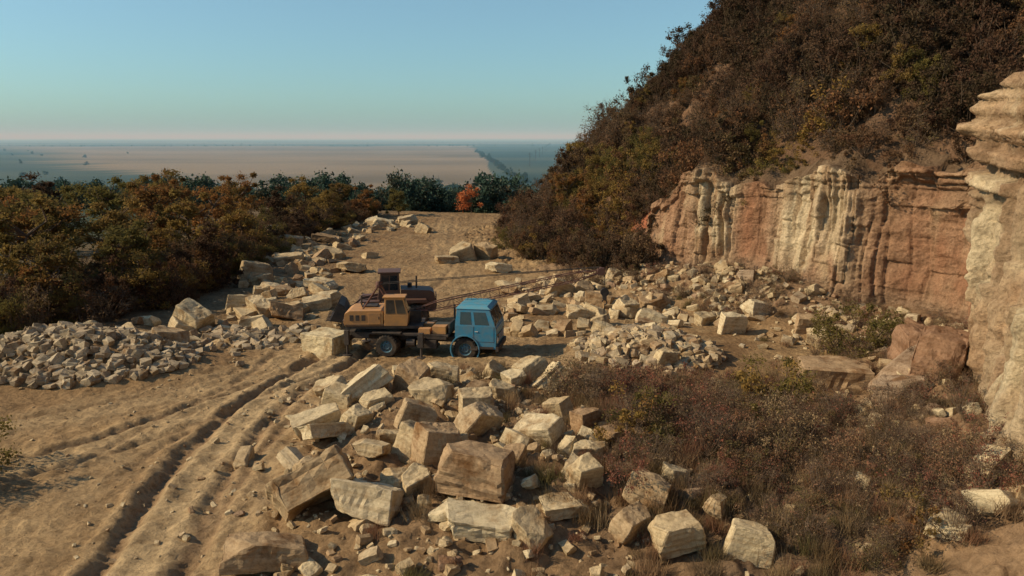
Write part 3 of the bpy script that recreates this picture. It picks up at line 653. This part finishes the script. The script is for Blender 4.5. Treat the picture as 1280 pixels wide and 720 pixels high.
# trim/glass
mb=MB()
def q4(*i): 
    a=b+t;return [a[k] for k in i]
sideR=q4(0,1,5,4);sideL=q4(2,3,7,6);front=q4(1,2,6,5);rear=q4(3,0,4,7)
for (u0,u1) in((.12,.42),(.5,.86)): mb.panel(sideR,u0,u1,.1,.82,.008,0)
for (u0,u1) in((.14,.5),(.58,.88)): mb.panel(sideL,u0,u1,.1,.82,.008,0)
mb.panel(front,.06,.485,.1,.86,.008,0);mb.panel(front,.515,.94,.1,.86,.008,0);mb.panel(rear,.25,.75,.25,.75,.008,0)
mb.obj('windows',P_glass,truck)
mb=MB()
for s in(-1,1):
    for x in(X0+.95,X0+1.98): mb.box((x,s*1.203,1.35),(.02,.012,.8),0)
    mb.box((X0+1.45,s*1.203,.98),(1.04,.012,.02),0);mb.box((X0+1.1,s*1.22,1.5),(.16,.03,.035),1)
    mb.box((X0+.98,s*1.3,.6),(.36,.22,.05),0);mb.box((X0+1.5,s*1.2,.68),(.9,.06,.12),0)
    mb.cyl((X0+1.9,s*1.18,2.35),(X0+2.1,s*1.42,2.2),.014,n=5,m=0);mb.box((X0+2.1,s*1.42,2.05),(.04,.2,.34),0)
    mb.cyl((X0+2.06,s*.86,1.02),(X0+2.13,s*.86,1.02),.13,n=18,m=2);mb.cyl((X0+2.07,s*.86,1.02),(X0+2.12,s*.86,1.02),.16,n=18,m=1)
    mb.box((X0+2.12,s*.86,1.3),(.03,.14,.08),3)
mb.box((X0+2.14,0,.62),(.14,2.44,.24),0);mb.box((X0+2.1,0,1.1),(.03,1.3,.36),0)
for k in range(5): mb.box((X0+2.125,0,.96+.07*k),(.03,1.25,.02),1)
for yy in(-.5,.4): mb.cyl((X0+2.09,yy,1.82),(X0+1.98,yy+.3,2.15),.012,n=4,m=0)
mb.obj('cab_trim',[P_dark,P_white,P_lamp,P_tan],truck,.006)
# superstructure
sup=empty('crane_superstructure',(-1.5,0,0),R(10));sup.parent=truck
mb=MB();mb.cyl((0,0,1.2),(0,0,1.42),.62,n=28);mb.cyl((0,0,1.25),(0,0,1.34),.7,n=28);mb.box((-.55,0,1.5),(3.9,1.9,.14))
mb.box((.9,.28,1.85),(.7,.08,.7));mb.box((.9,-.1,1.85),(.7,.08,.7));mb.cyl((.2,-.5,1.9),(.2,.7,1.9),.28,n=16);mb.cyl((-.35,-.5,2.0),(-.35,.7,2.0),.24,n=16)
mb.obj('turntable',P_dark,sup,.01)
mb=MB();mb.prism([(-2.55,1.58),(-2.62,1.75),(-2.55,2.22),(-2.3,2.36),(-.72,2.38),(-.6,2.28),(-.6,1.58)],-.98,.98,0)
mb.box((-2.6,0,1.72),(.16,1.9,.3),1)
for x in(-2.2,-1.9,-1.6): mb.box((x,-.985,2.0),(.2,.02,.3),1)
mb.box((-1.05,-.99,1.96),(.62,.02,.6),0);mb.box((-.82,-1.01,2.0),(.04,.03,.14),1)
mb.cyl((-1.9,.4,2.38),(-1.9,.4,2.9),.05,n=8,m=1);mb.box((-1.4,.2,2.42),(.8,.7,.08),1);mb.box((-1.4,0,1.63),(2.3,1.98,.05),1)
mb.obj('engine_housing',[P_tan,P_dark],sup,.03)
mb=MB();B0=[(-.55,-1.0,1.58),(.62,-1.0,1.58),(.62,-.22,1.58),(-.55,-.22,1.58)];B1=[(-.55,-1.0,2.15),(.7,-1.0,2.15),(.7,-.22,2.15),(-.55,-.22,2.15)];B2=[(-.5,-.95,3.02),(.45,-.95,3.02),(.45,-.27,3.02),(-.5,-.27,3.02)]
mb.hexa(B0,B1,0);mb.hexa([(x,y,z+.002) for x,y,z in B1],B2,0);mb.box((-.02,-.61,3.06),(1.15,.86,.07),0)
mb.obj('operator_cab',P_tan,sup,.02)
mb=MB();a=B1+B2
for q,ps in (((0,1,5,4),((.08,.48),(.54,.92))),((1,2,6,5),((.08,.92),)),((2,3,7,6),((.1,.9),)),((3,0,4,7),((.2,.8),))):
    for u0,u1 in ps: mb.panel([a[i] for i in q],u0,u1,.08,.88,.008)
mb.obj('operator_cab_windows',P_glass,sup)
# gantry + boom
mb=MB();apex=Vector((-.9,0,3.55))
for s in(-1,1):
    ap=apex+Vector((0,s*.32,0));mb.cyl((.25,s*.45,1.6),ap,.05,n=6);mb.cyl((-2.2,s*.6,1.6),ap,.045,n=6)
mb.cyl(apex-Vector((0,.4,0)),apex+Vector((0,.4,0)),.07,n=8)
for s in(-.15,0,.15): mb.cyl(apex+Vector((0,s-.05,-.1)),apex+Vector((0,s+.03,.12)),.16,n=14)
mb.obj('gantry_frame',P_boom,sup)
foot=Vector((1.0,.1,2.2));tip=Vector((10.6,.1,4.2));D=(tip-foot).normalized();side=Vector((0,1,0));up=D.cross(side)*-1
if up.z<0: up=-up
mb=MB();Ln=(tip-foot).length;nb=20
def bp(t,a,c):
    k=min(1,min(t/.14,(1-t)/.16)+.22);return foot+D*Ln*t+side*a*.25*k+up*c*.22*k
for a_ in(-1,1):
    for c_ in(-1,1):
        for i in range(nb): mb.cyl(bp(i/nb,a_,c_),bp((i+1)/nb,a_,c_),.028,n=5)
for i in range(nb):
    t0,t1=i/nb,(i+1)/nb
    for c_ in(-1,1):
        mb.cyl(bp(t0,-1,c_),bp(t1,1,c_) if i%2 else bp(t0,1,c_),.012,n=4);mb.cyl(bp(t0,(-1)**i,c_),bp(t1,-(-1)**i,c_),.012,n=4)
    for a_ in(-1,1):
        mb.cyl(bp(t0,a_,(-1)**i),bp(t1,a_,-(-1)**i),.012,n=4);mb.cyl(bp(t1,a_,-1),bp(t1,a_,1),.011,n=4)
mb.cyl(tip-side*.2,tip+side*.2,.2,n=16);mb.box(tip+Vector((0,0,0)),(.35,.2,.35),0)
mb.obj('lattice_boom',P_boom,sup)
mb=MB()
for s in(-.22,.22):
    mb.cyl(apex+Vector((0,s,.05)),tip+Vector((-.1,s*.5,.22)),.02,n=5);mb.cyl(Vector((-.35,s*.5,2.2)),apex+Vector((0,s*.4,.1)),.014,n=4)
mb.cyl((.2,.1,2.15),tip+Vector((0,0,.2)),.014,n=4)
hk=tip+Vector((.22,0,-.15))
for s in(-.07,.07): mb.cyl(hk+Vector((0,s,0)),hk+Vector((0,s,-.75)),.014,n=4)
mb.obj('cables',P_steel,sup)
mb=MB();h0=hk+Vector((0,0,-.95));mb.cyl(h0-side*.12,h0+side*.12,.22,n=18);mb.box(h0+Vector((0,0,-.2)),(.2,.3,.35))
pr=None
for i in range(10):
    tt=R(-90+i*28);p=h0+Vector((math.cos(tt)*.13,0,-.55+math.sin(tt)*.13))
    if pr is not None: mb.cyl(pr,p,.035,n=6)
    pr=p
mb.cyl(h0+Vector((0,0,-.3)),h0+Vector((0,0,-.45)),.03,n=6)
for a_,b_ in((-.5,-.35),(.45,-.2),(.1,.5)): mb.cyl(h0+Vector((0,0,-.66)),h0+Vector((a_*.4,b_*.4,-2.7)),.015,n=4)
mb.obj('hook_block',P_dark,sup)

# wheel loader behind the crane (faces left)
ld=empty('wheel_loader',(-7.2,47.6,hz(-7.2,47.6)),R(188))
for x in(1.35,-1.35):
    for s in(-1,1): wheel(ld,x,s*1.0,.74,.5,s,P_load)
mb=MB();mb.box((0,0,1.05),(4.2,1.0,.6));mb.prism([(-2.5,.9),(-2.6,1.3),(-2.45,2.05),(-2.2,2.2),(-.45,2.3),(-.45,.9)],-.75,.75,1)
for k in range(6): mb.box((-2.58,0,1.2+.13*k),(.05,1.1,.04),0)
for s in(-1,1):
    mb.prism([(-2.1,1.55),(-1.95,1.75),(-.75,1.75),(-.6,1.55)],s*1.0-.27,s*1.0+.27,1);mb.prism([(.65,1.55),(.8,1.72),(1.9,1.72),(2.1,1.5)],s*1.0-.27,s*1.0+.27,1)
mb.cyl((-1.4,.35,2.3),(-1.4,.35,3.05),.06,n=8);mb.cyl((-1.0,-.3,2.25),(-1.0,-.3,2.5),.14,n=10)
mb.obj('body',[P_dark,P_load],ld,.03)
mb=MB();c0=[(-.42,-.72,1.6),(.95,-.72,1.6),(.95,.72,1.6),(-.42,.72,1.6)];c1=[(-.36,-.66,3.25),(.72,-.66,3.25),(.72,.66,3.25),(-.36,.66,3.25)]
mb.hexa(c0,c1,0);mb.box((.2,0,3.31),(1.35,1.5,.11),0);mb.obj('cab',P_load,ld,.03)
mb=MB();a=c0+c1
for q in((0,1,5,4),(1,2,6,5),(2,3,7,6),(3,0,4,7)):
    mb.panel([a[i] for i in q],.08,.47,.4,.93,.01);mb.panel([a[i] for i in q],.53,.92,.4,.93,.01)
mb.obj('cab_windows',P_glass,ld)
mb=MB()
for s in(-1,1):
    for p,q in(((.9,1.75),(1.9,1.55)),((1.9,1.55),(2.75,.85))): mb.hexa([(p[0],s*.5-.06,p[1]-.13),(q[0],s*.5-.06,q[1]-.13),(q[0],s*.5+.06,q[1]-.13),(p[0],s*.5+.06,p[1]-.13)],[(p[0],s*.5-.06,p[1]+.13),(q[0],s*.5-.06,q[1]+.13),(q[0],s*.5+.06,q[1]+.13),(p[0],s*.5+.06,p[1]+.13)],0)
    mb.cyl((1.2,s*.4,1.1),(2.1,s*.45,1.35),.07,n=8)
mb.obj('lift_arms',P_load,ld,.01)
mb=MB();pts=[(3.75,.62),(3.0,.5),(2.75,.7),(2.68,1.1),(2.85,1.5),(3.15,1.68)]
mb.prism(pts+[(3.15,1.62),(2.9,1.45),(2.75,1.1),(2.82,.74),(3.02,.57),(3.75,.66)],-1.3,1.3,0)
for s in(-1.3,1.27): mb.prism([(3.72,.62),(3.0,.5),(2.75,.7),(2.68,1.1),(2.85,1.5),(3.15,1.68)],s,s+.035,0)
for k in range(7): mb.box((3.82,-1.2+.4*k,.64),(.24,.09,.05),0)
mb.obj('bucket',P_dark,ld,.008)

# ---------------------------------------------------------------- haze volume (real air)
mb=MB();mb.box((0,20130,0),(60000,40000,200));m=bpy.data.materials.new('haze_air');nt,ns,Lk=nodes(m)
o_=N(nt,'ShaderNodeOutputMaterial');v_=N(nt,'ShaderNodeVolumeScatter',Density=.00034,Anisotropy=.0);v_.inputs['Color'].default_value=(.30,.60,.80,1)
Lk.new(v_.outputs[0],o_.inputs['Volume']);hz_=mb.obj('haze_air',m)

# ---------------------------------------------------------------- light, sky, camera
EL=R(33);AZ=R(-96)
w=bpy.data.worlds.new('World');scene.world=w;w.use_nodes=True;nt=w.node_tree;bg=nt.nodes['Background']
sk=nt.nodes.new('ShaderNodeTexSky');sk.sky_type='NISHITA';sk.sun_disc=False;sk.sun_elevation=EL;sk.sun_rotation=AZ%(2*math.pi);sk.air_density=1.0;sk.dust_density=.6;sk.ozone_density=1.3
tcw=nt.nodes.new('ShaderNodeTexCoord');sx=nt.nodes.new('ShaderNodeSeparateXYZ');nt.links.new(tcw.outputs['Generated'],sx.inputs[0])
rw=ramp(nt,[(0,(.40,.76,.98)),(.05,(.54,.85,1.0)),(.16,(.74,.96,1.0)),(.4,(.86,1.0,.98))]);nt.links.new(sx.outputs['Z'],rw.inputs[0])
nt.links.new(mixrgb(nt,'MULTIPLY',1.,sk.outputs[0],rw.outputs[0]),bg.inputs[0]);bg.inputs[1].default_value=.12
sl=bpy.data.lights.new('sun','SUN');sl.energy=4.7;sl.angle=R(.5);sl.color=(1,.79,.53)
so=link('sun',sl);dv=Vector((math.sin(AZ)*math.cos(EL),math.cos(AZ)*math.cos(EL),math.sin(EL)));so.rotation_euler=dv.to_track_quat('Z','Y').to_euler()
cam=bpy.data.cameras.new('camera');cam.lens=28.125;cam.sensor_width=36;cam.clip_end=80000;cam.clip_start=.2
co=link('camera',cam,None,(0,0,11),(R(90-10.65),0,0));scene.camera=co
scene.view_settings.view_transform='Standard';scene.view_settings.look='None';scene.view_settings.exposure=0
